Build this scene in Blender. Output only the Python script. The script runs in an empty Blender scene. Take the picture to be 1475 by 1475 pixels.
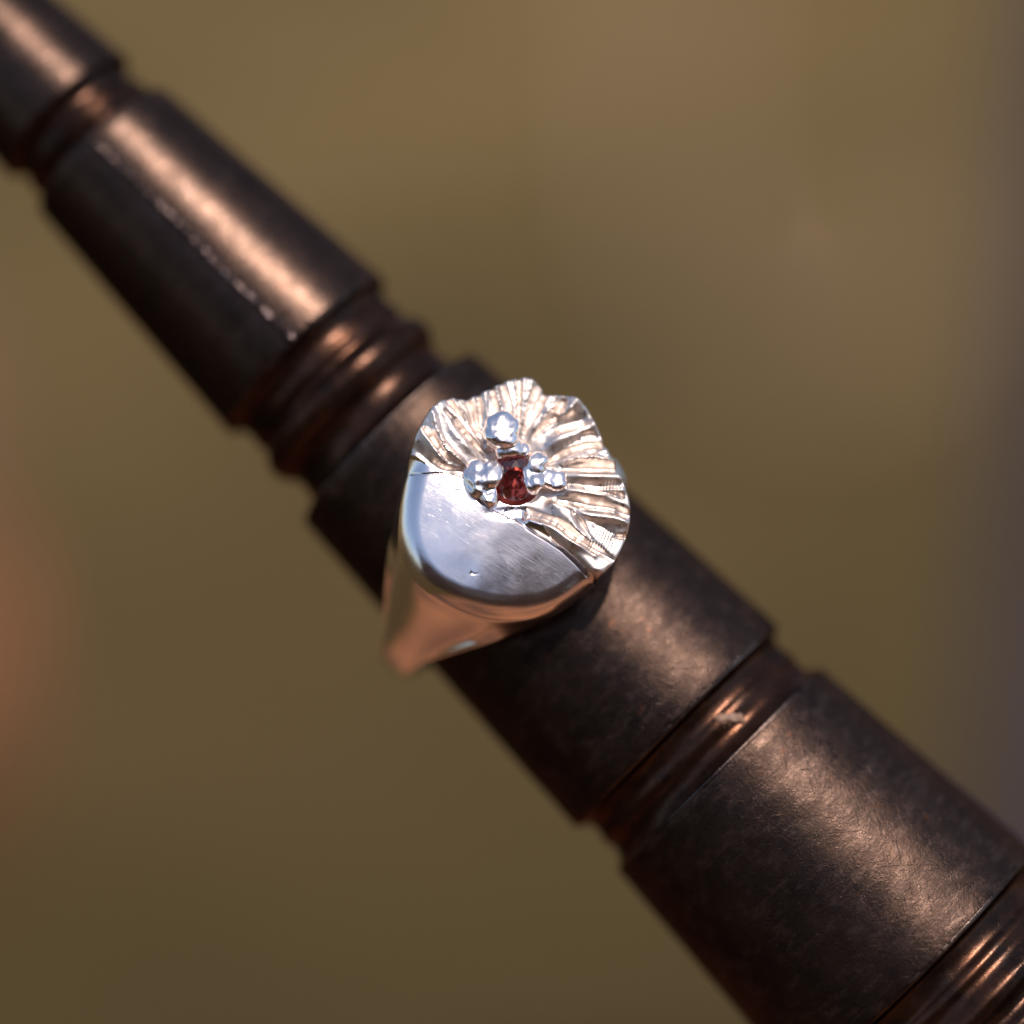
import bpy, bmesh, math, random
import numpy as np
from mathutils import Matrix, Vector

random.seed(7)
SC = bpy.context.scene
COL = SC.collection

# ----------------------------------------------------------------------------
# frame of the close-up: units of 0.042 mm, x right, y up, z towards the lens
# ----------------------------------------------------------------------------
K = 0.042e-3                      # metres per unit
D = 5238.0                        # lens to plane of focus, units (0.22 m)
HALF = 737.5
PITCH = math.radians(25)
ORIGIN = Vector((0, 0, 0.45))     # the ring's face stands 45 cm above the ground
XF = Vector((1, 0, 0))
YF = Vector((0, math.sin(PITCH), math.cos(PITCH)))
ZF = Vector((0, -math.cos(PITCH), math.sin(PITCH)))

def fdir(v):
    return (XF*v[0] + YF*v[1] + ZF*v[2])

def fpt(v):
    return ORIGIN + fdir(v)*K

# ---------------------------------------------------------------- camera
cam_d = bpy.data.cameras.new('camera')
cam = bpy.data.objects.new('camera', cam_d); COL.objects.link(cam)
cam.matrix_world = Matrix((XF, YF, ZF)).transposed().to_4x4()
cam.matrix_world.translation = fpt((0, 0, D))
cam_d.sensor_width = 36.0
cam_d.lens = 36.0*D/(2*HALF)
cam_d.clip_start = 0.005
cam_d.clip_end = 2000
cam_d.dof.use_dof = True
cam_d.dof.focus_distance = (D - 8)*K
cam_d.dof.aperture_fstop = (cam_d.lens*1e-3)/(470*K)
cam_d.dof.aperture_blades = 0
SC.camera = cam

# ---------------------------------------------------------------- sky and sun
SUN_F = Vector((0.21, 0.71, 0.66)).normalized()
SUN_W = fdir(SUN_F).normalized()
elev = math.asin(SUN_W.z)
azim = math.atan2(SUN_W.x, SUN_W.y)
w = bpy.data.worlds.new('World'); SC.world = w; w.use_nodes = True
nt = w.node_tree
bg = nt.nodes['Background']
sky = nt.nodes.new('ShaderNodeTexSky'); sky.sky_type = 'NISHITA'; sky.sun_disc = False
sky.sun_elevation = elev; sky.sun_rotation = azim
sky.air_density = 1.0; sky.dust_density = 1.0; sky.ozone_density = 1.0
nt.links.new(sky.outputs[0], bg.inputs[0]); bg.inputs[1].default_value = 0.15
sun_d = bpy.data.lights.new('sun', 'SUN'); sun_d.energy = 3.3; sun_d.angle = math.radians(0.6)
sun_d.color = (1.0, 0.88, 0.765)
sun = bpy.data.objects.new('sun', sun_d); COL.objects.link(sun)
sun.rotation_euler = SUN_W.to_track_quat('Z', 'Y').to_euler()
sun.location = (0.5, -0.5, 2)

SC.view_settings.view_transform = 'Standard'
SC.view_settings.look = 'None'
SC.view_settings.exposure = 0.10
SC.view_settings.gamma = 1.0
SC.view_settings.use_curve_mapping = False
SC.cycles.max_bounces = 12
SC.cycles.glossy_bounces = 8
SC.cycles.transmission_bounces = 10
SC.cycles.sample_clamp_indirect = 8

# ---------------------------------------------------------------- helpers
class Nodes:
    def __init__(self, name):
        self.m = bpy.data.materials.new(name); self.m.use_nodes = True
        self.t = self.m.node_tree
        self.b = self.t.nodes['Principled BSDF']
    def n(self, typ, **kw):
        nd = self.t.nodes.new(typ)
        for k_, v in kw.items():
            setattr(nd, k_, v)
        return nd
    def l(self, a, b):
        self.t.links.new(a, b)
    def coords(self, scale):
        tc = self.n('ShaderNodeTexCoord'); mp = self.n('ShaderNodeMapping')
        mp.inputs['Scale'].default_value = scale if hasattr(scale, '__len__') else (scale,)*3
        self.l(tc.outputs['Object'], mp.inputs['Vector'])
        return mp
    def noise(self, vec, scale, detail=3.0, rough=0.55, dist=0.0):
        nd = self.n('ShaderNodeTexNoise')
        nd.inputs['Scale'].default_value = scale; nd.inputs['Detail'].default_value = detail
        nd.inputs['Roughness'].default_value = rough; nd.inputs['Distortion'].default_value = dist
        self.l(vec, nd.inputs['Vector'])
        return nd.outputs['Fac']
    def ramp(self, fac, stops):
        nd = self.n('ShaderNodeValToRGB')
        e = nd.color_ramp.elements
        while len(e) < len(stops): e.new(0.5)
        for el, (p, c) in zip(e, stops):
            el.position = p; el.color = (*c, 1) if len(c) == 3 else c
        self.l(fac, nd.inputs[0])
        return nd.outputs[0]
    def rng(self, fac, a, b, c, d):
        nd = self.n('ShaderNodeMapRange')
        for i, v in enumerate((a, b, c, d)): nd.inputs[i+1].default_value = v
        self.l(fac, nd.inputs[0])
        return nd.outputs[0]
    def bump(self, h, dist, strength=1.0, normal=None):
        nd = self.n('ShaderNodeBump')
        nd.inputs['Distance'].default_value = dist; nd.inputs['Strength'].default_value = strength
        self.l(h, nd.inputs['Height'])
        if normal is not None: self.l(normal, nd.inputs['Normal'])
        return nd.outputs[0]
    def mix(self, fac, a, b):
        nd = self.n('ShaderNodeMix'); nd.data_type = 'RGBA'
        self.l(fac, nd.inputs[0])
        for s, v in ((6, a), (7, b)):
            if hasattr(v, 'is_linked'): self.l(v, nd.inputs[s])
            else: nd.inputs[s].default_value = (*v, 1)
        return nd.outputs[2]

def mesh_obj(name, verts, faces, mat, parent=None, smooth=True, normals=None):
    me = bpy.data.meshes.new(name)
    me.from_pydata([tuple(v) for v in np.asarray(verts)], [], [tuple(f) for f in faces])
    if smooth:
        me.polygons.foreach_set('use_smooth', [True]*len(me.polygons))
    me.update()
    if normals is not None:
        me.normals_split_custom_set_from_vertices([tuple(n) for n in normals])
    if mat: me.materials.append(mat)
    o = bpy.data.objects.new(name, me); COL.objects.link(o)
    if parent: o.parent = parent
    return o

def empty(name, mat4):
    o = bpy.data.objects.new(name, None); COL.objects.link(o)
    o.empty_display_size = 0.004
    o.matrix_world = mat4
    return o

def tag(o, label=None, cat=None, kind=None, group=None):
    if label: o['label'] = label
    if cat: o['category'] = cat
    if kind: o['kind'] = kind
    if group: o['group'] = group

# numpy value noise ----------------------------------------------------------
_T = np.random.RandomState(3).rand(256, 256)
def vnoise(x, y):
    xi = np.floor(x).astype(int); yi = np.floor(y).astype(int)
    fx = x - xi; fy = y - yi
    fx = fx*fx*fx*(fx*(fx*6-15)+10); fy = fy*fy*fy*(fy*(fy*6-15)+10)
    g = lambda a, b: _T[a & 255, b & 255]
    return ((g(xi, yi)*(1-fx) + g(xi+1, yi)*fx)*(1-fy) + (g(xi, yi+1)*(1-fx) + g(xi+1, yi+1)*fx)*fy)*2 - 1
def fbm(x, y, o=4, g=0.5):
    s = 0; a = 1
    for i in range(o):
        s = s + a*vnoise(x*2**i + 17.3*i, y*2**i + 9.1*i); a *= g
    return s
def sstep(x, a, b):
    t = np.clip((x-a)/(b-a), 0, 1); return t*t*(3-2*t)

# ---------------------------------------------------------------- materials
def mandrel_mat(name, rough, bumpy, col_a, col_b, metal=0.84):
    M = Nodes(name); c = M.coords(1000.0)
    big = M.noise(c.outputs[0], 0.35, 4)
    col = M.ramp(big, [(0.35, col_a), (0.68, col_b)])
    # rubbed patches, drawn out round the bar
    wc = M.coords((1500.0, 600.0, 600.0))
    wear = M.noise(wc.outputs[0], 0.9, 6, 0.72)
    col = M.mix(M.rng(wear, 0.50, 0.72, 0.0, min(1.0, bumpy*1.3)), col, (0.120, 0.076, 0.060))
    spot = M.noise(c.outputs[0], 0.8, 3, 0.6)
    col = M.mix(M.rng(spot, 0.66, 0.76, 0.0, 0.45), col, (0.16, 0.058, 0.026))
    M.l(col, M.b.inputs['Base Color'])
    M.b.inputs['Metallic'].default_value = metal
    M.b.inputs['Specular Tint'].default_value = (0.38, 0.30, 0.27, 1)
    med = M.noise(c.outputs[0], 1.3, 5, 0.65)
    M.l(M.rng(med, 0.32, 0.68, rough-0.08, rough+0.10), M.b.inputs['Roughness'])
    cs = M.coords((9000.0, 500.0, 500.0))
    turn = M.noise(cs.outputs[0], 1.0, 3)
    fine = M.noise(c.outputs[0], 4.5, 4, 0.7)
    lump = M.noise(c.outputs[0], 0.5, 2)
    b1 = M.bump(lump, 0.06e-3, 0.25)
    b2 = M.bump(turn, 0.012e-3, bumpy, b1)
    b3 = M.bump(fine, 0.045e-3, bumpy, b2)
    pit = M.noise(c.outputs[0], 11.0, 2, 0.6)
    b3 = M.bump(M.rng(pit, 0.52, 0.75, 0.0, 1.0), 0.016e-3, bumpy*0.8, b3)
    for ang, seed in ((35, 0.0), (-50, 7.0)):
        rt = M.coords(1000.0); rt.inputs['Rotation'].default_value = (math.radians(20), math.radians(8), math.radians(ang)); rt.inputs['Location'].default_value = (seed, seed, seed)
        ss = M.n('ShaderNodeMapping'); ss.inputs['Scale'].default_value = (0.22, 5.0, 5.0); M.l(rt.outputs[0], ss.inputs['Vector'])
        sn = M.noise(ss.outputs[0], 1.0, 1, 0.5)
        b3 = M.bump(M.rng(sn, 0.70, 0.76, 0.0, 1.0), 0.02e-3, min(1.0, bumpy*0.9), b3)
    M.l(b3, M.b.inputs['Normal'])
    return M.m

M_BAR_A = mandrel_mat('polished_dark_steel', 0.27, 0.24, (0.040, 0.026, 0.021), (0.054, 0.033, 0.025))
M_BAR_B = mandrel_mat('worn_dark_steel', 0.30, 0.55, (0.034, 0.022, 0.018), (0.052, 0.032, 0.024))
M_GROOVE = mandrel_mat('rusty_turned_steel', 0.24, 0.25, (0.024, 0.015, 0.012), (0.072, 0.031, 0.018))
M_BARE = mandrel_mat('bare_steel', 0.25, 0.1, (0.30, 0.215, 0.19), (0.40, 0.28, 0.25), 1.0)
M_WORN = mandrel_mat('worn_edge_steel', 0.32, 0.6, (0.036, 0.026, 0.022), (0.16, 0.115, 0.095), 1.0)

def silver_mat(name, r0, r1, brush, fine_amt, base=(0.97, 0.87, 0.835), shiny=None):
    M = Nodes(name); c = M.coords(1000.0)
    M.b.inputs['Base Color'].default_value = (*base, 1)
    M.b.inputs['Metallic'].default_value = 1.0
    nz = M.noise(c.outputs[0], 1.1, 4)
    ro = M.rng(nz, 0.3, 0.7, r0, r1)
    if shiny is not None:
        # patches where the casting skin was burnished
        sp = M.rng(M.noise(c.outputs[0], 1.6, 5, 0.7), 0.55, 0.66, 0.0, 1.0)
        mx = M.n('ShaderNodeMix'); M.l(sp, mx.inputs[0]); M.l(ro, mx.inputs[2]); mx.inputs[3].default_value = shiny
        ro = mx.outputs[0]
    M.l(ro, M.b.inputs['Roughness'])
    rot = M.coords(1000.0); rot.inputs['Rotation'].default_value = (0, 0, math.radians(BRUSH_ANG))
    st = M.n('ShaderNodeMapping'); st.inputs['Scale'].default_value = (0.5, 24.0, 6.0)
    M.l(rot.outputs[0], st.inputs['Vector'])
    br = M.noise(st.outputs[0], 1.0, 4, 0.7)
    fn = M.noise(c.outputs[0], 7.0, 4, 0.7)
    wav = M.noise(c.outputs[0], 0.55, 2)
    b0 = M.bump(wav, 0.10e-3, 0.12)
    b1 = M.bump(br, 0.012e-3, brush, b0)
    b2 = M.bump(fn, 0.012e-3, fine_amt, b1)
    # hairline scratches in a few directions
    for ang, seed in ((20, 0.0), (-35, 5.0), (75, 11.0)):
        rt = M.coords(1000.0); rt.inputs['Rotation'].default_value = (0, 0, math.radians(ang)); rt.inputs['Location'].default_value = (seed, seed, 0)
        ss = M.n('ShaderNodeMapping'); ss.inputs['Scale'].default_value = (0.22, 22.0, 1.0); M.l(rt.outputs[0], ss.inputs['Vector'])
        sn = M.noise(ss.outputs[0], 1.0, 1, 0.5)
        b2 = M.bump(M.rng(sn, 0.66, 0.80, 0.0, 1.0), 0.0025e-3, 0.5*min(1.0, brush), b2)
    M.l(b2, M.b.inputs['Normal'])
    return M.m
BRUSH_ANG = -8
M_SILVER = silver_mat('brushed_silver', 0.15, 0.21, 0.55, 0.14)
M_PETAL = silver_mat('cast_silver', 0.36, 0.54, 0.0, 0.35, (0.73, 0.63, 0.575), 0.22)
M_PRONG = silver_mat('melted_silver', 0.20, 0.30, 0.0, 0.10)

MG = Nodes('red_garnet')
MG.b.inputs['Base Color'].default_value = (0.58, 0.085, 0.065, 1)
MG.b.inputs['Transmission Weight'].default_value = 1.0
MG.b.inputs['IOR'].default_value = 1.77
MG.b.inputs['Roughness'].default_value = 0.03
M_GEM = MG.m

# ---------------------------------------------------------------- ground
def ground_material():
    M = Nodes('dry_ground'); c = M.coords(1.0)
    n1 = M.noise(c.outputs[0], 5.0, 4, 0.55, 0.4)
    n2 = M.noise(c.outputs[0], 26.0, 5, 0.6)
    n3 = M.noise(c.outputs[0], 2.1, 2)
    a = M.ramp(n1, [(0.38, (0.070, 0.049, 0.015)), (0.50, (0.134, 0.089, 0.030)), (0.62, (0.185, 0.125, 0.053))])
    b = M.ramp(n2, [(0.3, (0.095, 0.066, 0.023)), (0.7, (0.195, 0.122, 0.057))])
    m0 = M.mix(M.rng(n3, 0.35, 0.65, 0.15, 0.5), a, b)
    # dark brown on the near side blends into mottled straw tones farther out
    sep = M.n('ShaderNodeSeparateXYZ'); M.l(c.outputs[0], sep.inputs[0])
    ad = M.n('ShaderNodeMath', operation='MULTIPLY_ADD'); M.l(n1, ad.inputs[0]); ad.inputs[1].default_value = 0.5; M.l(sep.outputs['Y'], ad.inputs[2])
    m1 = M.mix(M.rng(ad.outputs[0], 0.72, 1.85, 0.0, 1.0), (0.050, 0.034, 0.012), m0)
    M.l(m1, M.b.inputs['Base Color'])
    M.b.inputs['Roughness'].default_value = 0.95
    M.b.inputs['Specular IOR Level'].default_value = 0.1
    M.l(M.bump(n2, 0.02, 0.6), M.b.inputs['Normal'])
    return M.m
gn = 60
gx = np.concatenate([[-300, -60, -12], np.linspace(-3, 3, gn), [12, 60, 300]])
G = len(gx)
gv = [(x, y, 0.012*float(fbm(np.array(x*2.3), np.array(y*2.3), 3)) if abs(x) < 4 and abs(y) < 4 else 0.0) for y in gx for x in gx]
gf = [(j*G+i, j*G+i+1, (j+1)*G+i+1, (j+1)*G+i) for j in range(G-1) for i in range(G-1)]
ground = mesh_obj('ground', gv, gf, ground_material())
tag(ground, 'olive brown dry ground far out of focus behind the mandrel', kind='structure')

# added unseen terracotta coloured slab under the lens, for warm reflections in the ring's flank
def reflector_material():
    M = Nodes('terracotta'); c = M.coords(1.0)
    n1 = M.noise(c.outputs[0], 5.0, 5, 0.6)
    M.l(M.ramp(n1, [(0.38, (0.045, 0.017, 0.008)), (0.62, (0.30, 0.120, 0.045))]), M.b.inputs['Base Color'])
    M.b.inputs['Roughness'].default_value = 0.85
    return M.m

def rounded_box(bm, lo, hi, bev):
    r = bmesh.ops.create_cube(bm, size=1.0)
    vs = r['verts']
    for v in vs:
        v.co = Vector([lo[i] + (v.co[i]+0.5)*(hi[i]-lo[i]) for i in range(3)])
    es = list({e for v in vs for e in v.link_edges})
    bmesh.ops.bevel(bm, geom=es, offset=bev, segments=2, affect='EDGES')

bm = bmesh.new(); rounded_box(bm, (-0.32, -2.4, -0.06), (1.6, 0.34, 0.045), 0.01)
me = bpy.data.meshes.new('reflector'); bm.to_mesh(me); bm.free(); me.materials.append(reflector_material())
reflector = bpy.data.objects.new('reflector', me); COL.objects.link(reflector)
tag(reflector, 'added unseen terracotta coloured slab, put in to be mirrored in the ring flank', kind='structure')

# added unseen boards behind the lens: their shaded side darkens the mirrored lower ring face
def make_reflection_blocker():
    M = Nodes('blocker_brown'); c = M.coords(1.0)
    n1 = M.noise(c.outputs[0], 8.0, 4)
    M.l(M.ramp(n1, [(0.3, (0.08, 0.038, 0.020)), (0.7, (0.19, 0.080, 0.038))]), M.b.inputs['Base Color'])
    M.b.inputs['Roughness'].default_value = 0.8
    root = empty('reflection_blocker', Matrix.Translation((0, -1.5, 0)))
    tag(root, 'added unseen dark boards behind the lens, put in to darken the lower ring face', 'blocker')
    for i in range(-12, 11):
        bm = bmesh.new(); rounded_box(bm, (0.20 + 0.16*i, -0.02, 0.0), (0.352 + 0.16*i, 0.02, 2.0 if i >= 0 else 1.30), 0.004)
        me = bpy.data.meshes.new('blocker_board'); bm.to_mesh(me); bm.free(); me.materials.append(M.m)
        o = bpy.data.objects.new('blocker_board', me); COL.objects.link(o); o.parent = root
make_reflection_blocker()

# ---------------------------------------------------------------- blurred things of the background
def rough_stone(name, loc, size, col, seed, label, rotz=0.0):
    M = Nodes(name + '_surface'); c = M.coords(1.0)
    n1 = M.noise(c.outputs[0], 30.0, 5)
    M.l(M.ramp(n1, [(0.3, tuple(0.75*x for x in col)), (0.7, tuple(min(1, 1.2*x) for x in col))]), M.b.inputs['Base Color'])
    M.b.inputs['Roughness'].default_value = 0.9
    bm = bmesh.new(); bmesh.ops.create_icosphere(bm, subdivisions=4, radius=1.0)
    for v in bm.verts:
        d = v.co.normalized()
        q = 1 + 0.16*float(fbm(np.array(d.x*1.3+seed), np.array(d.y*1.3+d.z*2.1), 3))
        s = [math.copysign(abs(t)**0.75, t) for t in d]
        v.co = Vector((s[0]*size[0], s[1]*size[1], max(s[2], -0.55)*size[2]))*q
    me = bpy.data.meshes.new(name); bm.to_mesh(me); bm.free(); me.materials.append(M.m)
    me.polygons.foreach_set('use_smooth', [True]*len(me.polygons))
    o = bpy.data.objects.new(name, me); COL.objects.link(o)
    o.location = loc; o.rotation_euler = (0, 0, rotz)
    tag(o, label, 'stone')
    return o
rough_stone('stone', (-0.226, 0.77, 0.018), (0.066, 0.050, 0.060), (0.33, 0.105, 0.048), 1.7,
            'orange red stone blurred at the left edge of the picture', 0.5)
rough_stone('stone', (-0.272, 1.00, 0.016), (0.060, 0.060, 0.045), (0.24, 0.105, 0.075), 5.2,
            'dull mauve brown stone blurred above the orange one at the left edge', 0.1)

def on_ground(px, py, z=0.0):
    d = fdir(((px-HALF), (HALF-py), -D)); o = fpt((0, 0, D))
    return o + d*((z - o.z)/d.z)

def dry_stalk():
    # a thick pale stalk curled on the ground, far out of focus
    ctl = [Vector(on_ground(*p, 0.012)) for p in ((925, -260), (950, -60), (960, 150), (975, 330), (1040, 470), (1150, 525), (1280, 480), (1335, 340), (1325, 180))]
    pts = []
    for i in range(len(ctl)-1):
        p0, p1, p2, p3 = ctl[max(0, i-1)], ctl[i], ctl[i+1], ctl[min(len(ctl)-1, i+2)]
        for k in range(10):
            t = k/10
            pts.append(0.5*((2*p1) + (p2-p0)*t + (2*p0-5*p1+4*p2-p3)*t*t + (3*p1-p0-3*p2+p3)*t**3))
    M = Nodes('straw'); c = M.coords(1.0)
    M.l(M.ramp(M.noise(c.outputs[0], 60.0, 4), [(0.3, (0.27, 0.18, 0.10)), (0.7, (0.42, 0.29, 0.18))]), M.b.inputs['Base Color'])
    M.b.inputs['Roughness'].default_value = 0.8
    V = []; n = 14; m = len(pts)
    for i, p in enumerate(pts):
        t = (pts[min(m-1, i+1)] - pts[max(0, i-1)]).normalized()
        a = t.cross(Vector((0, 0, 1))).normalized(); b = a.cross(t)
        r = 0.0050*(1 - 0.35*i/m)*(1 + 0.08*math.sin(i*0.9)) * (0.4 if i in (0, m-1) else 1)
        for j in range(n):
            q = 2*math.pi*j/n
            V.append(p + a*r*math.cos(q) + b*r*math.sin(q))
    F = [(i*n+j, (i+1)*n+j, (i+1)*n+(j+1) % n, i*n+(j+1) % n) for i in range(m-1) for j in range(n)]
    F += [tuple(range(n))[::-1], tuple((m-1)*n+j for j in range(n))]
    o = mesh_obj('dry_stalk', [tuple(v) for v in V], F, M.m)
    tag(o, 'pale straw coloured stalk curled on the ground, blurred at upper right', 'stalk')
dry_stalk()

def make_post():
    M = Nodes('grey_paint'); c = M.coords(1.0)
    n1 = M.noise(c.outputs[0], 40.0, 4)
    M.l(M.ramp(n1, [(0.3, (0.105, 0.085, 0.120)), (0.7, (0.155, 0.125, 0.170))]), M.b.inputs['Base Color'])
    M.b.inputs['Roughness'].default_value = 0.6
    root = empty('post', Matrix.Translation((0.1302, 0.40, 0)))
    tag(root, 'dark grey violet post out of focus along the right edge', 'post')
    bm = bmesh.new(); rounded_box(bm, (-0.035, -0.035, -0.05), (0.035, 0.035, 0.46), 0.006)
    me = bpy.data.meshes.new('shaft'); bm.to_mesh(me); bm.free(); me.materials.append(M.m)
    o = bpy.data.objects.new('shaft', me); COL.objects.link(o); o.parent = root
    bm = bmesh.new(); rounded_box(bm, (-0.042, -0.042, 0.458), (0.042, 0.042, 0.485), 0.008)
    me = bpy.data.meshes.new('cap'); bm.to_mesh(me); bm.free(); me.materials.append(M.m)
    o = bpy.data.objects.new('cap', me); COL.objects.link(o); o.parent = root
make_post()

# ---------------------------------------------------------------- ring mandrel
TILT = math.radians(5.5)
c5, s5 = math.cos(TILT), math.sin(TILT)
R2 = math.sqrt(0.5)
AX = Vector((R2*c5, -R2*c5, s5))
AP = Vector((R2, R2, 0))
AN = AX.cross(AP)
ZQ = -285.0
PS = 1 - ZQ/D
Q = Vector(((714-HALF)*PS, (HALF-785)*PS, ZQ))
S_MID = 2*HALF*R2
SQ = (Q.x - Q.y)*R2               # along-axis place of Q measured from the picture's middle

def t_of(s_img):
    # place along the axis for a position measured along the axis in the picture
    a = (s_img - S_MID)
    return (a*(1 - ZQ/D) - SQ)/(c5 + a*s5/D)
def r_of(s_img, r_img):
    return r_img*(1 - (ZQ + t_of(s_img)*s5)/D)

def fbasis(a, b, c, org):
    m = Matrix((fdir(a), fdir(b), fdir(c))).transposed().to_4x4()
    m.translation = fpt(org)
    return m
mandrel = empty('ring_mandrel', fbasis(AX, AP, AN, Q))
tag(mandrel, 'dark stepped steel ring mandrel with turned grooves crossing the picture diagonally', 'mandrel')

def soften(profile, n):
    # round off the corners of a turned profile (Chaikin), keeping the two ends
    p = np.array(profile, float)
    for _ in range(n):
        q = np.empty((2*len(p)-2, 2))
        q[0::2] = 0.78*p[:-1] + 0.22*p[1:]; q[1::2] = 0.22*p[:-1] + 0.78*p[1:]
        p = np.vstack([p[:1], q, p[-1:]])
    return p

def lathe(name, profile, mat, n=256, shape=None, rough_edge=0.0, chips=0.0):
    p = np.array([(t_of(s), r_of(s, r)) for s, r in profile])
    ph = np.linspace(0, 2*np.pi, n, endpoint=False)
    P, T = np.meshgrid(ph, p[:, 0]); R = np.repeat(p[:, 1:2], n, 1)
    if shape is not None: R = R + shape(P, T, R)
    if rough_edge:
        R = R + rough_edge*fbm(T/40, np.cos(P)*4 + np.sin(P)*2.3, 3)
    if chips:
        for t0, sd in ((p[0, 0], 1.0), (p[-1, 0], 6.0)):
            e = np.exp(-(np.abs(T-t0)/7.0)**1.5)
            R = R - e*chips*np.clip(fbm(P*9+sd, np.sin(P)*3, 3) - 0.15, 0, 1) - 0.35*e*chips*np.clip(fbm(P*38, T/9+sd, 2)-0.2, 0, 1)
    V = np.stack([T, R*np.sin(P), R*np.cos(P)], -1).reshape(-1, 3)*K
    m = len(p)
    F = [(i*n+j, (i+1)*n+j, (i+1)*n+(j+1) % n, i*n+(j+1) % n) for i in range(m-1) for j in range(n)]
    F = [f[::-1] for f in F]
    return mesh_obj(name, V, F, mat, mandrel)

def dense(a, b, n, edge=9.0, chamfer=6.0, sag=0.0):
    # a tapered step from (s, r) to (s, r) with small rounded lips at both ends
    (s0, r0), (s1, r1) = a, b
    pts = [(s0, r0-chamfer), (s0+0.15*edge, r0-0.45*chamfer), (s0+0.5*edge, r0-0.12*chamfer)]
    for f in np.linspace(0, 1, n):
        s = s0+edge + f*(s1-s0-2*edge)
        pts.append((s, r0 + (r1-r0)*(s-s0)/(s1-s0) - sag*math.sin(math.pi*f)))
    pts += [(s1-0.5*edge, r1-0.12*chamfer), (s1-0.15*edge, r1-0.45*chamfer), (s1, r1-chamfer)]
    return pts

def seam_shape(phi0, hgt, wid):
    # slightly flattened side that ends in a faint long crease
    def f(P, T, R):
        d = (P - phi0 + np.pi) % (2*np.pi) - np.pi
        return hgt*np.where(d > 0, np.exp(-d/wid), np.exp(d/0.02))
    return f

STEPS = [
    ((-420, 62), (-205, 82), M_BAR_A),
    ((-140, 92), (192, 121), M_BAR_A),
    ((256, 126), (677, 158), M_BAR_A),
    ((842, 172), (1432, 206), M_BAR_B),
    ((1514, 206), (1916, 238), M_BAR_B),
    ((2110, 246), (2520, 278), M_BAR_B),
]
for i, (a, b, m) in enumerate(STEPS):
    sh = seam_shape(0.03, 2.6, 0.30) if i == 2 else None
    lathe('tapered_step', dense(a, b, 40), m, 480, sh, 0.25 if i < 3 else 0.5, 2.6)

GROOVES = [
    [(-205, 77), (-201, 70), (-185, 69), (-172, 76), (-160, 69), (-146, 70), (-140, 87)],
    [(192, 116), (195, 106), (206, 103), (216, 104), (226, 110), (236, 109), (244, 104), (251, 105), (256, 121)],
    [(677, 153), (682, 144), (694, 139), (706, 139), (713, 141), (720, 141), (727, 139), (735, 139), (742, 146), (753, 154), (769, 154.5),
     (782, 148), (791, 138), (800, 136), (812, 137), (822, 140), (830, 143), (836, 150), (842, 167)],
    [(1432, 201), (1437, 190), (1448, 186), (1460, 186), (1469, 190), (1478, 190), (1488, 186), (1500, 188), (1509, 196), (1514, 201)],
    [(1916, 233), (1920, 221), (1936, 217), (1950, 218), (1958, 225), (1966, 227), (1974, 224), (1984, 226), (1996, 234), (2006, 238), (2018, 235),
     (2026, 226), (2036, 219), (2046, 221), (2056, 229), (2066, 230), (2076, 224), (2092, 221), (2106, 226), (2110, 241)],
]
for g in GROOVES:
    lathe('turned_groove', soften(g, 2), M_GROOVE, 256, None, 0.4)
# closing the two far ends
lathe('tip', soften([(-420, 57), (-430, 50), (-436, 30), (-438, 0.5)], 2), M_BAR_A, 64)
lathe('handle', soften([(2520, 273), (2530, 250), (2560, 240), (2800, 240), (2830, 225), (2840, 120), (2842, 0.5)], 2), M_BAR_B, 96)

def worn_lip(s, r, h):
    lathe('worn_edge', soften([(s-1.5, r-7), (s-0.5, r-3), (s+1.5, r-0.2+h), (s+4.5, r+0.5+h), (s+7, r-0.6)], 2), M_WORN, 400, None, 0.9)
worn_lip(1515, 206, -0.3)
worn_lip(843, 172, -0.5)
def worn_end(s, r, h):
    lathe('worn_edge', soften([(s-7, r-0.8), (s-4.5, r+0.1+h), (s-1.5, r-0.8+h), (s+0.5, r-4), (s+1.0, r-8)], 2), M_WORN, 400, None, 0.9)
for s_, r_ in ((677, 158), (1432, 206), (1916, 238)): worn_end(s_, r_, -0.9)

def residue():
    M = Nodes('dried_polish'); c = M.coords(1000.0)
    M.l(M.ramp(M.noise(c.outputs[0], 2.0, 4), [(0.3, (0.16, 0.085, 0.055)), (0.7, (0.40, 0.24, 0.16))]), M.b.inputs['Base Color'])
    M.b.inputs['Roughness'].default_value = 0.55
    V = []; F = []; nu, nv = 26, 14
    for i in range(nu):
        for j in range(nv):
            u = -1 + 2*i/(nu-1); v = -1 + 2*j/(nv-1)
            phi = 0.33 + 0.105*u + 0.02*v; s = 1478 + 17*v + 5*math.sin(u*3)
            e = max(0.0, 1 - u*u - v*v*1.1 + 0.35*float(fbm(np.array(u*2.2+3), np.array(v*2.2), 2)))
            r = r_of(s, 182 + 12.0*math.sqrt(e) - 5*(e <= 0))
            V.append((t_of(s), r*math.sin(phi), r*math.cos(phi)))
    F = [(i*nv+j, i*nv+j+1, (i+1)*nv+j+1, (i+1)*nv+j) for i in range(nu-1) for j in range(nv-1)]
    o = mesh_obj('residue', np.array(V)*K, F, M.m, mandrel)
    o['label'] = 'pale tan dried residue in the groove'
residue()

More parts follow.
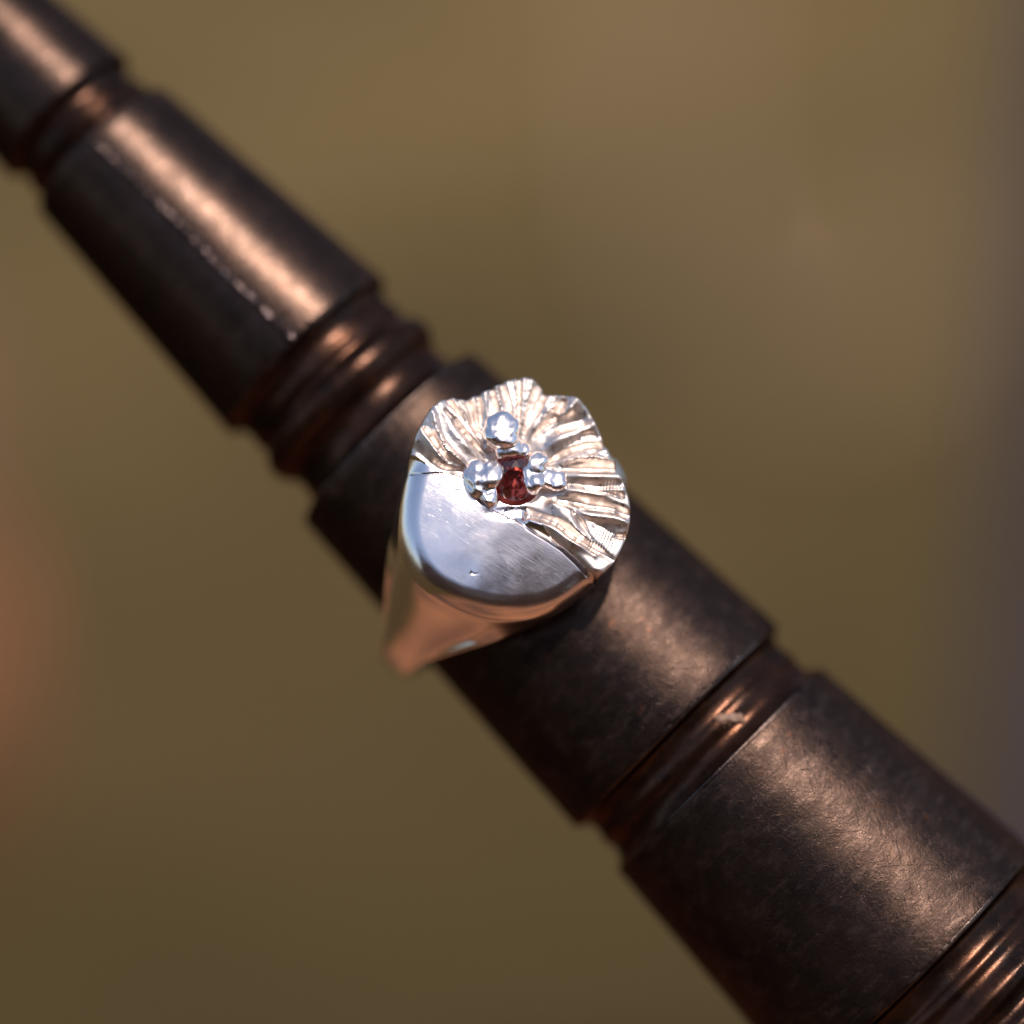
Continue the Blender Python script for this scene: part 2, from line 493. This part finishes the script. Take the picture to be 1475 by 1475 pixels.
# small raised burrs along the crease of one step
def burr_line():
    rs = np.random.RandomState(11)
    V = []; F = []
    s = 268.0
    while s < 668:
        r_img = 126 + (158-126)*(s-256)/(677-256)
        t = t_of(s); r = r_of(s, r_img) + 2.3
        phi = 0.03 + 0.010*math.sin(s/50) + rs.uniform(-.010, .010)
        L = 2.0 + 6.0*rs.rand()**2; h = 1.0 + 2.6*rs.rand()**1.6
        nU, nW = 6, 8
        base = len(V)
        er = np.array([0, math.sin(phi), math.cos(phi)]); ep = np.array([0, math.cos(phi), -math.sin(phi)])
        for i in range(nU):
            a = -1 + 2*i/(nU-1); wd = math.sqrt(max(0.02, 1-a*a))
            for j in range(nW):
                b = 2*math.pi*j/nW
                V.append(np.array([t + a*L, 0, 0]) + er*(r + h*wd*math.cos(b)) + ep*(1.3*h*wd*math.sin(b)))
        F += [(base+i*nW+j, base+(i+1)*nW+j, base+(i+1)*nW+(j+1) % nW, base+i*nW+(j+1) % nW) for i in range(nU-1) for j in range(nW)]
        s += 4 + 14*rs.rand()**1.5
    o = mesh_obj('burr_line', np.array(V)*K, F, M_BARE, mandrel)
    tag(o, 'line of tiny bright burrs along the step', kind='stuff')
burr_line()

# ---------------------------------------------------------------- the ring
RN = Vector((0.11, 0.26, 0.96)).normalized()
a_mix = (AX*0.5 + Vector((0.812, -0.578, 0.063))*0.5)
RA = (a_mix - RN*a_mix.dot(RN)).normalized()
RB = RN.cross(RA)
RC = Q - RB*11.0
HOLE = 206.0
FACE = 296.0
ring = empty('signet_ring', fbasis(RA, RB, RN, RC))
tag(ring, 'silver signet ring with carved flower and small red gemstone, pushed onto the mandrel', 'ring')

cA, cB, cN, cC = (np.array(v) for v in (RA, RB, RN, RC))
def to_img(x, y, z):
    X = cC[0] + x*cA[0] + y*cB[0] + z*cN[0]
    Y = cC[1] + x*cA[1] + y*cB[1] + z*cN[1]
    Z = cC[2] + x*cA[2] + y*cB[2] + z*cN[2]
    f = 1/(1 - Z/D)
    return HALF + X*f, HALF - Y*f
def on_face(px, py, h=0.0):
    # ring coordinates of the point of the face plane (raised by h) seen at (px, py) of the photograph
    z = FACE + h
    ax, ay = px - HALF, HALF - py
    A = np.array([[cA[0] + ax*cA[2]/D, cB[0] + ax*cB[2]/D], [cA[1] + ay*cA[2]/D, cB[1] + ay*cB[2]/D]])
    z0 = cC[2] + z*cN[2]
    rhs = np.array([ax*(1 - z0/D) - cC[0] - z*cN[0], ay*(1 - z0/D) - cC[1] - z*cN[1]])
    x, y = np.linalg.solve(A, rhs)
    return np.array([x, y, z])

GEM = (742, 690)
gem_c = on_face(*GEM)
RIM = [(635, 575.6), (622, 586), (608, 607), (599, 627), (593, 647), (588, 672), (581, 705), (577, 735), (577, 768), (584, 797), (599, 825), (622, 848),
       (654, 866), (692, 879), (730, 885), (770, 884), (806, 874), (838, 854), (862, 833), (884, 812), (900, 783), (908, 755), (909, 735),
       (906, 715), (895, 688), (882, 661), (869.5, 634), (857, 609), (846, 587), (829, 572), (813, 569.5), (800, 569), (790, 570), (784, 566), (776, 551), (766, 545), (757, 543.5), (741, 546),
       (724, 551), (708, 559), (692, 566.5), (680, 570.5), (670, 573), (658, 572), (647, 572)]
rl = np.array([on_face(*p)[:2] - gem_c[:2] for p in RIM])
ra = np.arctan2(rl[:, 1], rl[:, 0]); rr = np.hypot(rl[:, 0], rl[:, 1])
o_ = np.argsort(ra); ra, rr = ra[o_], rr[o_]
NA = 840
# the seam of the polar grid lies on the plain half
alpha = np.linspace(0, 2*np.pi, NA, endpoint=False) - np.pi
rim = np.interp(alpha, np.r_[ra-2*np.pi, ra, ra+2*np.pi], np.r_[rr, rr, rr])
kern = np.exp(-0.5*(np.arange(-9, 10)/3.2)**2); kern /= kern.sum()
rim = np.convolve(np.r_[rim[-9:], rim, rim[:9]], kern, 'valid')

# boundary between the plain half and the petals, in picture places
BND = np.array([(540, 622), (575, 643), (593, 652), (612, 664), (634, 676), (668, 686), (674, 704), (690, 722), (712, 735), (738, 746), (765, 762), (788, 774), (811, 788), (832, 806), (849, 823), (868, 838), (900, 870)], float)
def poly_dist(px, py, poly):
    best = np.full(px.shape, 1e9); sgn = np.zeros(px.shape)
    for (x0, y0), (x1, y1) in zip(poly[:-1], poly[1:]):
        dx, dy = x1-x0, y1-y0; L2 = dx*dx+dy*dy
        t = np.clip(((px-x0)*dx + (py-y0)*dy)/L2, 0, 1)
        ex, ey = px-(x0+t*dx), py-(y0+t*dy)
        d = np.hypot(ex, ey)
        cr = dx*(py-y0) - dy*(px-x0)
        m = d < best
        best = np.where(m, d, best); sgn = np.where(m, -np.sign(cr), sgn)
    return best*sgn          # positive on the petal side

# carved lines: places along the picture, height (+ ridge, - groove), half width, raggedness
STROKES = [
    # left petal
    ([(588, 638), (612, 655), (636, 670), (671, 682)], -7.0, 6.0, 0.25),
    ([(607, 617), (622, 640), (641, 662), (655, 672)], 4.5, 4.5, 0.3),
    ([(603, 606), (620, 628), (636, 648), (648, 663)], -6.0, 3.0, 0.3),
    ([(618, 590), (628, 617), (640, 643), (672, 674)], 5.5, 4.0, 0.7),
    ([(640, 592), (657, 609), (678, 628), (700, 655)], -3.5, 2.6, 0.4),
    ([(630, 582), (652, 618), (690, 662)], 2.2, 5.0, 0.5),
    ([(642, 575), (654, 588), (667, 604)], -4.5, 2.4, 0.3),
    ([(650, 574), (664, 592), (674, 606)], 3.0, 2.2, 0.5),
    ([(660, 573), (676, 600), (697, 640)], -3.0, 2.6, 0.3),
    ([(655, 602), (680, 632), (702, 660)], -2.0, 1.8, 0.5),
    # top petal
    ([(671, 571), (680, 596), (697, 635)], -5.5, 3.4, 0.3),
    ([(679, 570), (687, 598), (699, 628)], 3.0, 3.2, 0.2),
    ([(689, 567), (692, 595), (694, 622)], -4.0, 2.4, 0.3),
    ([(699, 563), (702, 590), (706, 606)], 2.8, 4.0, 0.2),
    ([(708, 558), (716, 580), (722, 596)], -3.5, 2.4, 0.4),
    ([(714, 556), (722, 578), (729, 600)], 3.4, 3.0, 1.0),
    ([(723, 552), (732, 575), (741, 604)], -3.6, 2.6, 0.2),
    ([(732, 549), (739, 575), (746, 608)], 2.6, 3.8, 0.1),
    ([(744, 547), (745, 570), (747, 600)], 2.6, 2.4, 1.2),
    ([(750, 545), (750, 580), (750, 615)], -3.2, 2.4, 0.2),
    ([(758, 544), (756, 575), (753, 610)], 2.8, 3.4, 0.1),
    ([(768, 547), (763, 575), (757, 612)], 2.8, 2.6, 1.2),
    ([(777, 555), (768, 585), (757, 622)], -3.8, 2.6, 0.3),
    ([(785, 567), (772, 596), (757, 628)], -5.0, 3.2, 0.2),
    # upper right petal
    ([(791, 570), (778, 600), (762, 636)], 3.6, 4.6, 0.1),
    ([(800, 571), (786, 600), (774, 620)], 3.4, 3.0, 1.2),
    ([(812, 575), (798, 603), (772, 630)], -6.0, 3.0, 0.3),
    ([(830, 574), (815, 592), (804, 598)], 5.0, 6.0, 0.9),
    ([(838, 604), (812, 612), (788, 628)], -6.5, 10.0, 0.1),
    ([(802, 596), (803, 612), (806, 626)], -3.0, 2.0, 0.2),
    ([(854, 610), (822, 628), (784, 650)], 4.0, 6.5, 0.1),
    ([(858, 626), (840, 630), (818, 644)], -3.0, 3.6, 1.3),
    ([(874, 637), (838, 644), (784, 662)], -5.0, 2.4, 0.2),
    ([(872, 648), (835, 654), (790, 666)], 3.0, 4.2, 0.2),
    # right petals
    ([(886, 664), (862, 659), (842, 657), (812, 664)], 5.5, 3.4, 0.8),
    ([(889, 674), (850, 672), (812, 671)], -6.5, 5.0, 0.2),
    ([(893, 686), (850, 684), (814, 682)], 4.5, 6.5, 0.1),
    ([(900, 702), (866, 711), (828, 705), (806, 702)], 3.5, 5.0, 0.3),
    ([(898, 714), (862, 706), (846, 702)], -4.0, 2.4, 0.4),
    ([(905, 740), (872, 730), (836, 719), (806, 717)], -7.0, 6.0, 0.2),
    ([(884, 736), (858, 730), (838, 729)], 3.0, 2.6, 0.2),
    ([(902, 752), (866, 746), (826, 736), (795, 724)], 4.0, 5.5, 0.2),
    ([(829, 737), (843, 757), (853, 777)], -4.0, 3.0, 0.3),
    ([(900, 772), (886, 774), (880, 778)], -5.0, 3.0, 0.3),
    ([(796, 727), (820, 748), (842, 772)], 3.5, 6.0, 0.3),
    ([(764, 738), (800, 755), (846, 785), (880, 808)], -7.5, 4.6, 0.25),
    ([(764, 747), (800, 765), (856, 801)], 5.5, 5.5, 0.1),
]
def strokes(px, py):
    out = np.zeros(px.shape); rag = np.zeros(px.shape)
    for k_, (pts, amp, wid, ragged) in enumerate(STROKES):
        pts = np.array(pts, float)
        x0_, x1_ = pts[:, 0].min()-4*wid, pts[:, 0].max()+4*wid; y0_, y1_ = pts[:, 1].min()-4*wid, pts[:, 1].max()+4*wid
        m = (px > x0_) & (px < x1_) & (py > y0_) & (py < y1_)
        if not m.any(): continue
        qx, qy = px[m], py[m]
        qx = qx + 0.9*ragged*fbm(qx/9+k_, qy/9, 2); qy = qy + 0.9*ragged*fbm(qx/9+31, qy/9+k_, 2)
        wx_, wy_ = 3.2*vnoise(qx/42+40, qy/42), 3.2*vnoise(qx/42+80, qy/42+9)
        d = np.abs(poly_dist(qx+wx_, qy+wy_, pts))
        e = pts[-1]                                    # fade out towards the stone
        de = np.hypot(qx-e[0], qy-e[1])
        w_ = 1.35*wid*(0.55 + 0.45*sstep(de, 0, 40))
        g = np.exp(-(d/w_)**2)*(0.35 + 0.65*sstep(de, 0, 30))
        out[m] += amp*g*(1 + 0.22*ragged*fbm(qx/7, qy/7+k_, 2)); rag[m] += ragged*g
    return out, rag

LOBES = [(-60, -28), (-28, -5), (-5, 20), (20, 71), (71, 120), (120, 185)]
def relief(px, py, r, dr):
    ang = np.degrees(np.arctan2(-(py-GEM[1]), px-GEM[0]))
    ang = np.where(ang < -120, ang+360, ang)
    d = poly_dist(px, py, BND)
    wob = 3.0*fbm(px/38, py/38, 3)
    pet = sstep(d + 0.15*wob, -1.5, 1.5)
    # plain half: low dome with a gentle hollow and hand-made waviness
    x0, y0 = px-742, py-712
    plain = -13.0*((x0/165)**2 + (y0/165)**2) - 0.035*y0 + 0.8*fbm(px/75+3, py/75, 2)
    # petals
    aw = ang + wob*(0.6 + 30/np.maximum(r, 30))*0.9
    hgt = np.zeros(px.shape)
    g = sstep(r, 34, 105)
    for j, (lo, hi) in enumerate(LOBES):
        q = (aw-lo)/(hi-lo)
        ins = (q >= 0) & (q < 1)
        qq = np.clip(q, 0, 1)
        dome = 1 - np.abs(2*qq-1)**3.0
        tilt = (qq-0.5)*(4.0 if j % 2 else -3.0)
        hgt = np.where(ins, 6.5*dome*g + tilt*g, hgt)
    # flutes running out from the stone
    fine_side = sstep(aw, 18, 34)
    per = 9.0*(1 - fine_side) + 6.2*fine_side
    ph = np.where(aw > 26, (aw-26)/7.6, (aw-26)/11.0)
    ph = ph + 0.35*vnoise(aw/8, r/60)
    fl = np.abs(np.sin(np.pi*ph))
    amp = (1.2 + 3.6*sstep(r, 40, 140))*(0.45 + 0.9*(0.5+0.5*vnoise(aw/7+5, r/45)))
    flute = (fl**0.8 - 0.5)*amp*(1.35 - 0.2*fine_side)
    # second, thinner set of creases and molten grain
    f2 = (np.abs(np.sin(np.pi*(aw/2.55 + 0.6*vnoise(aw/5, r/30+9)))) - 0.5)*(0.5*sstep(r, 60, 120))*(0.5+0.5*vnoise(px/22, py/22))
    grain_mask = sstep(fbm(px/20+7, py/20, 2), 0.15, 0.6)
    grain = fbm(px/5.0, py/5.0, 3)*(0.06 + 0.70*grain_mask)*sstep(r, 36, 60)
    cup = -9.0*(1 - sstep(r, 30, 95)) + 3.0*sstep(r, 90, 165)
    stk, rag = strokes(px, py)
    grain = 0.15*grain + fbm(px/4.0, py/4.0, 3)*(0.03 + 0.42*np.clip(rag-0.2, 0, 1.1))*sstep(r, 36, 60)
    petal = 0.8*hgt - 2.0 + 0.06*flute*sstep(r, 36, 70) + 1.45*stk + 0.12*f2 + grain + cup - 6.0*((x0/165)**2 + (y0/165)**2)
    # hatch marks of the print on two right hand petals
    for (hx, hy, wx, wy, an) in ((883, 699, 18, 11, 8), (868, 777, 18, 14, 22)):
        m = np.exp(-(((px-hx)/wx)**4 + ((py-hy)/wy)**4))
        c_, s_ = math.cos(math.radians(an)), math.sin(math.radians(an))
        petal = petal*(1-0.0*m) + m*0.55*np.sin(2*np.pi*((px-hx)*c_ + (py-hy)*s_)/4.4)
    # long ridge along the right part of the boundary
    rt = sstep(px, 752, 785)
    petal = petal + rt*2.0*np.exp(-((d-9)/6.0)**2)
    z = plain*(1-pet) + petal*pet
    z = z - 5.0*np.exp(-(d/2.6)**2)*sstep(px, 752, 775)
    # thin crack on the left below the petals
    crk = poly_dist(px, py, np.array([(594, 677), (612, 681), (640, 680), (668, 688)], float))
    z = z - 1.6*np.exp(-(crk/1.3)**2)
    # stamped ledge below the stone
    z = z - 2.5*np.exp(-(((px-745)/38)**2 + ((py-738)/10)**2)**2) + 0.5*np.exp(-(((px-745)/38)**2 + ((py-738)/10)**2)**2)*fbm(px/5, py/5, 2)
    # pits
    for (hx, hy, rx, ry, dp) in ((684, 824, 5, 1.0, 0.5), (681, 822, 1.4, 1.8, 0.5), (660, 706, 7, 0.9, 0.4)):
        z = z - dp*np.exp(-(((px-hx)/rx)**2 + ((py-hy)/ry)**2))
    # drilled seat of the stone
    seat = sstep(r, 36.5, 33.0)
    z = z*(1-seat) + (-34.0)*seat
    return z, d, ang, pet

rad_in = np.linspace(0.5, 38, 26)
n_out = 175
rings = []
fade = np.linspace(0, 1, n_out)
R_all = [np.full(NA, v) for v in rad_in] + [38 + (rim-38)*f for f in (fade[1:]**0.92)]
R_all = np.array(R_all)
AL = np.repeat(alpha[None, :], len(R_all), 0)
FX = gem_c[0] + R_all*np.cos(AL); FY = gem_c[1] + R_all*np.sin(AL)
PX, PY = to_img(FX, FY, FACE)
DR = rim[None, :] - R_all
Zr, DB, ANG, PET = relief(PX, PY, R_all, DR)
# rounded rim: wide on the plain half, narrow round the petals
rim_pet = PET[-1]
kern2 = np.exp(-0.5*(np.arange(-25, 26)/9)**2); kern2 /= kern2.sum()
rim_soft = np.convolve(np.r_[rim_pet[-25:], rim_pet, rim_pet[:25]], kern2, 'valid')
RF = 34.0*(1-rim_soft) + 5.0*rim_soft
q = np.clip((RF[None, :]-DR)/RF[None, :], 0, 1)
drop = RF[None, :]*(1 - np.sqrt(np.maximum(0, 1-q*q)))
Zf = FACE + Zr - drop
face_v = np.stack([FX, FY, Zf], -1)

# flank of the head: from the rim down to the finger hole and the shank
TH = math.radians(95)
def half_w(th):
    a = np.abs(th)
    return 34 + 84*(1 - sstep(a, math.radians(5), math.radians(82)))
def shank_t(th):
    # a little heavier on the lower left shoulder
    return 20.0 - 8.0*math.sin(th)
al_c = np.arctan2(face_v[-1, :, 1] - 0.0, face_v[-1, :, 0] - 6)     # direction of each rim point round the face
FR = math.radians(58)
gam = np.zeros((NA, 3)); tan1 = np.zeros((NA, 3))
for i, a in enumerate(al_c):
    if abs(a) <= FR or abs(a) >= math.pi-FR:
        sx = 1 if abs(a) <= FR else -1
        u = a/FR if sx > 0 else math.copysign(math.pi-abs(a), a)/FR
        th = TH*u
        wv = float(half_w(np.array(th)))
        er = np.array([0, math.sin(th), math.cos(th)]); et = np.array([0, math.cos(th), -math.sin(th)])*(1 if u >= 0 else -1)
        gam[i] = np.array([sx*wv, 0, 0]) + er*HOLE
        m = abs(u)**3
        tan1[i] = (-er*(1-m)*1.0 + et*m*1.0 + np.array([-sx*0.45*(1-m), 0, 0]))
    else:
        sy = 1 if a > 0 else -1
        v = (abs(a)-FR)/(math.pi-2*FR)           # 0 front .. 1 back
        b = math.pi*v
        th = TH*sy
        er = np.array([0, math.sin(th), math.cos(th)]); et = np.array([0, math.cos(th), -math.sin(th)])*sy
        gam[i] = np.array([34*math.copysign(abs(math.cos(b))**0.7, math.cos(b)), 0, 0]) + er*(HOLE + shank_t(th)*math.sin(b)**0.7)
        tan1[i] = et
P0 = face_v[-1]
dist = np.linalg.norm(gam-P0, axis=1)[:, None]
out = np.stack([np.cos(al_c), np.sin(al_c), np.zeros(NA)], -1)
T0 = (np.array([0, 0, -1.0])[None, :] + out*0.06)*dist*0.85
T1 = tan1*dist*0.95
NFL = 72
fl_v = []
for t in np.linspace(0, 1, NFL+1)[1:]:
    h00 = 2*t**3-3*t*t+1; h10 = t**3-2*t*t+t; h01 = -2*t**3+3*t*t; h11 = t**3-t*t
    fl_v.append(h00*P0 + h10*T0 + h01*gam + h11*T1)
fl_v = np.array(fl_v)
# ease the noise of the petal rim out of the flank
for _ in range(6):
    for i in range(6, NFL):
        fl_v[i] = 0.5*fl_v[i] + 0.25*(np.roll(fl_v[i], 1, 0) + np.roll(fl_v[i], -1, 0)) if i < NFL-1 else fl_v[i]
allv = np.concatenate([face_v, fl_v], 0)
NRW = len(allv)
VV = allv.reshape(-1, 3)
ctr = np.array([[gem_c[0], gem_c[1], FACE-34.0]])
idx = np.arange(NRW*NA).reshape(NRW, NA)
quads = np.stack([idx[:-1], idx[1:], np.roll(idx[1:], -1, 1), np.roll(idx[:-1], -1, 1)], -1)   # (row, col, 4)
# vertex normals of the whole head, so that the pieces share one continuous surface
vn = np.zeros_like(VV)
qf = quads.reshape(-1, 4)
e1 = VV[qf[:, 2]] - VV[qf[:, 0]]; e2 = VV[qf[:, 3]] - VV[qf[:, 1]]
fn = np.cross(e1, e2)
for k_ in range(4): np.add.at(vn, qf[:, k_], fn)
vn /= np.maximum(1e-9, np.linalg.norm(vn, axis=1))[:, None]
nf = len(R_all)
row_face = np.arange(NRW-1)[:, None] < (nf-2)
reg = np.full((NRW-1, NA), -1)
ism = (DB[:-1] > 0.5) & (R_all[:-1] > 40)
lob = np.full(DB[:-1].shape, -1)
wob_ = 3.0*fbm(PX[:-1]/38, PY[:-1]/38, 3)
aw_ = ANG[:-1] + wob_*(0.6 + 30/np.maximum(R_all[:-1], 30))*0.9
for j, (lo, hi) in enumerate(LOBES):
    lob = np.where((aw_ >= lo) & (aw_ < hi), j, lob)
reg[:nf-1] = np.where(ism, lob, -1)
reg[nf-3:] = -1
def piece(name, mask, mat, extra_center=False):
    f = quads[mask]
    used, inv = np.unique(f.ravel(), return_inverse=True)
    v = VV[used]*K; n = vn[used]
    faces = inv.reshape(-1, 4).tolist()
    if extra_center:
        lut = {int(u): i for i, u in enumerate(used)}
        v = np.vstack([v, ctr*K]); n = np.vstack([n, [[0, 0, 1]]])
        c = len(v)-1
        faces += [[c, lut[int(idx[0, j])], lut[int(idx[0, (j+1) % NA])]] for j in range(NA)]
    return mesh_obj(name, v, faces, mat, ring, True, n)
head = piece('head', reg < 0, M_SILVER, True)
for j in range(len(LOBES)):
    piece('petal', reg == j, M_PETAL)

# band: the shank behind the mandrel and the lining of the finger hole
def build_band():
    V = []; F = []
    nb = 24; ths = np.linspace(TH, 2*math.pi-TH, 90)
    for th in ths:
        er = np.array([0, math.sin(th), math.cos(th)])
        for b in np.linspace(0, math.pi, nb):
            V.append(np.array([34*math.copysign(abs(math.cos(b))**0.7, math.cos(b)), 0, 0]) + er*(HOLE + shank_t(th)*max(0, math.sin(b))**0.7))
    F += [(i*nb+j, i*nb+j+1, (i+1)*nb+j+1, (i+1)*nb+j) for i in range(len(ths)-1) for j in range(nb-1)]
    o = len(V); n2 = 180; nw = 7
    for i in range(n2):
        th = 2*math.pi*i/n2 - math.pi
        wv = float(half_w(np.array(th))); er = np.array([0, math.sin(th), math.cos(th)])
        for j in range(nw):
            V.append(np.array([wv*(-1+2*j/(nw-1)), 0, 0]) + er*HOLE)
    F += [(o+i*nw+j, o+i*nw+j+1, o+((i+1) % n2)*nw+j+1, o+((i+1) % n2)*nw+j) for i in range(n2) for j in range(nw-1)]
    mesh_obj('band', np.array(V)*K, F, M_SILVER, ring)
build_band()

# prongs: lumps of melted silver fused into one mesh each
def prong(blobs, seed, amp=0.9, ex_=2.2):
    bm = bmesh.new()
    for (px, py, h, rx, ry, rz, rot) in blobs:
        c = on_face(px, py, h)
        # picture-aligned axes of the face plane
        ex = on_face(px+1, py, h) - c; ex /= np.linalg.norm(ex)
        ey = np.cross([0, 0, 1.0], ex)
        ca, sa = math.cos(math.radians(rot)), math.sin(math.radians(rot))
        u = ex*ca + ey*sa; v_ = -ex*sa + ey*ca
        res = bmesh.ops.create_icosphere(bm, subdivisions=4, radius=1.0)
        for v in res['verts']:
            d = v.co
            s = list(d)
            nrm = (abs(s[0])**ex_ + abs(s[1])**ex_ + abs(s[2])**ex_)**(1/ex_)
            s = [t/nrm for t in s]
            p = c + u*s[0]*rx + v_*s[1]*ry + np.array([0, 0, 1.0])*(s[2]*rz - 0.28*max(0, s[2])*(s[1]*ry))
            v.co = Vector(p*0.01)
    me = bpy.data.meshes.new('lump'); bm.to_mesh(me); bm.free()
    ob = bpy.data.objects.new('lump', me); COL.objects.link(ob)
    md = ob.modifiers.new('r', 'REMESH'); md.mode = 'VOXEL'; md.voxel_size = 0.010
    ms = ob.modifiers.new('s', 'SMOOTH'); ms.factor = 0.5; ms.iterations = 30
    dg = bpy.context.evaluated_depsgraph_get()
    ev = bpy.data.meshes.new_from_object(ob.evaluated_get(dg))
    n = len(ev.vertices); co = np.empty(n*3); ev.vertices.foreach_get('co', co); co = co.reshape(-1, 3)*100
    faces = [list(p.vertices) for p in ev.polygons]
    no = np.empty(n*3); ev.vertices.foreach_get('normal', no); no = no.reshape(-1, 3)
    co = co + no*(amp*fbm(co[:, 0]/15+seed, co[:, 1]/15+co[:, 2]/17, 2, 0.25))[:, None]
    bpy.data.objects.remove(ob); bpy.data.meshes.remove(me); bpy.data.meshes.remove(ev)
    return mesh_obj('prong', co*K, faces, M_PRONG, ring)
prong([(723, 621, 5, 26, 29, 19, -8), (733, 646, 2, 20, 16, 13, 6), (750, 649, 0, 14, 11, 9, 20)], 1.0, 2.2, 2.8)
prong([(690, 690, -1, 24, 30, 15, 16), (708, 685, 3, 16, 24, 12, -14), (703, 711, 1, 16, 21, 12, 22)], 4.0, 3.0)
prong([(766, 690, 3, 17, 24, 12, 8), (773, 669, 3, 15, 19, 11, -20), (796, 690, -2, 22, 18, 12, -12)], 8.0, 3.0)

# the faceted red stone
def gemstone():
    P = []
    def circ(r, z, n, off=0.0):
        for i in range(n):
            a = 2*math.pi*(i+off)/n + 0.3
            P.append((r*math.cos(a), r*math.sin(a), z))
    circ(17, 10.0, 8); circ(26, 6.0, 8, 0.5); circ(33, 0.8, 16, 0.0); circ(33, -0.8, 16, 0.0); circ(19, -11, 8, 0.5); P.append((0, 0, -25))
    bm = bmesh.new()
    for p in P: bm.verts.new(p)
    bmesh.ops.convex_hull(bm, input=bm.verts[:])
    bmesh.ops.dissolve_limit(bm, angle_limit=0.02, verts=bm.verts[:], edges=bm.edges[:])
    bmesh.ops.scale(bm, vec=(K, K, K), verts=bm.verts[:])
    bmesh.ops.rotate(bm, cent=(0, 0, 0), matrix=Matrix.Rotation(math.radians(13), 3, 'X') @ Matrix.Rotation(math.radians(8), 3, 'Y'), verts=bm.verts[:])
    c = on_face(742, 689, -5)
    bmesh.ops.translate(bm, vec=Vector(c*K), verts=bm.verts[:])
    bmesh.ops.recalc_face_normals(bm, faces=bm.faces[:])
    me = bpy.data.meshes.new('gemstone'); bm.to_mesh(me); bm.free(); me.materials.append(M_GEM)
    o = bpy.data.objects.new('gemstone', me); COL.objects.link(o); o.parent = ring
    o['label'] = 'dark red faceted gemstone'
gemstone()
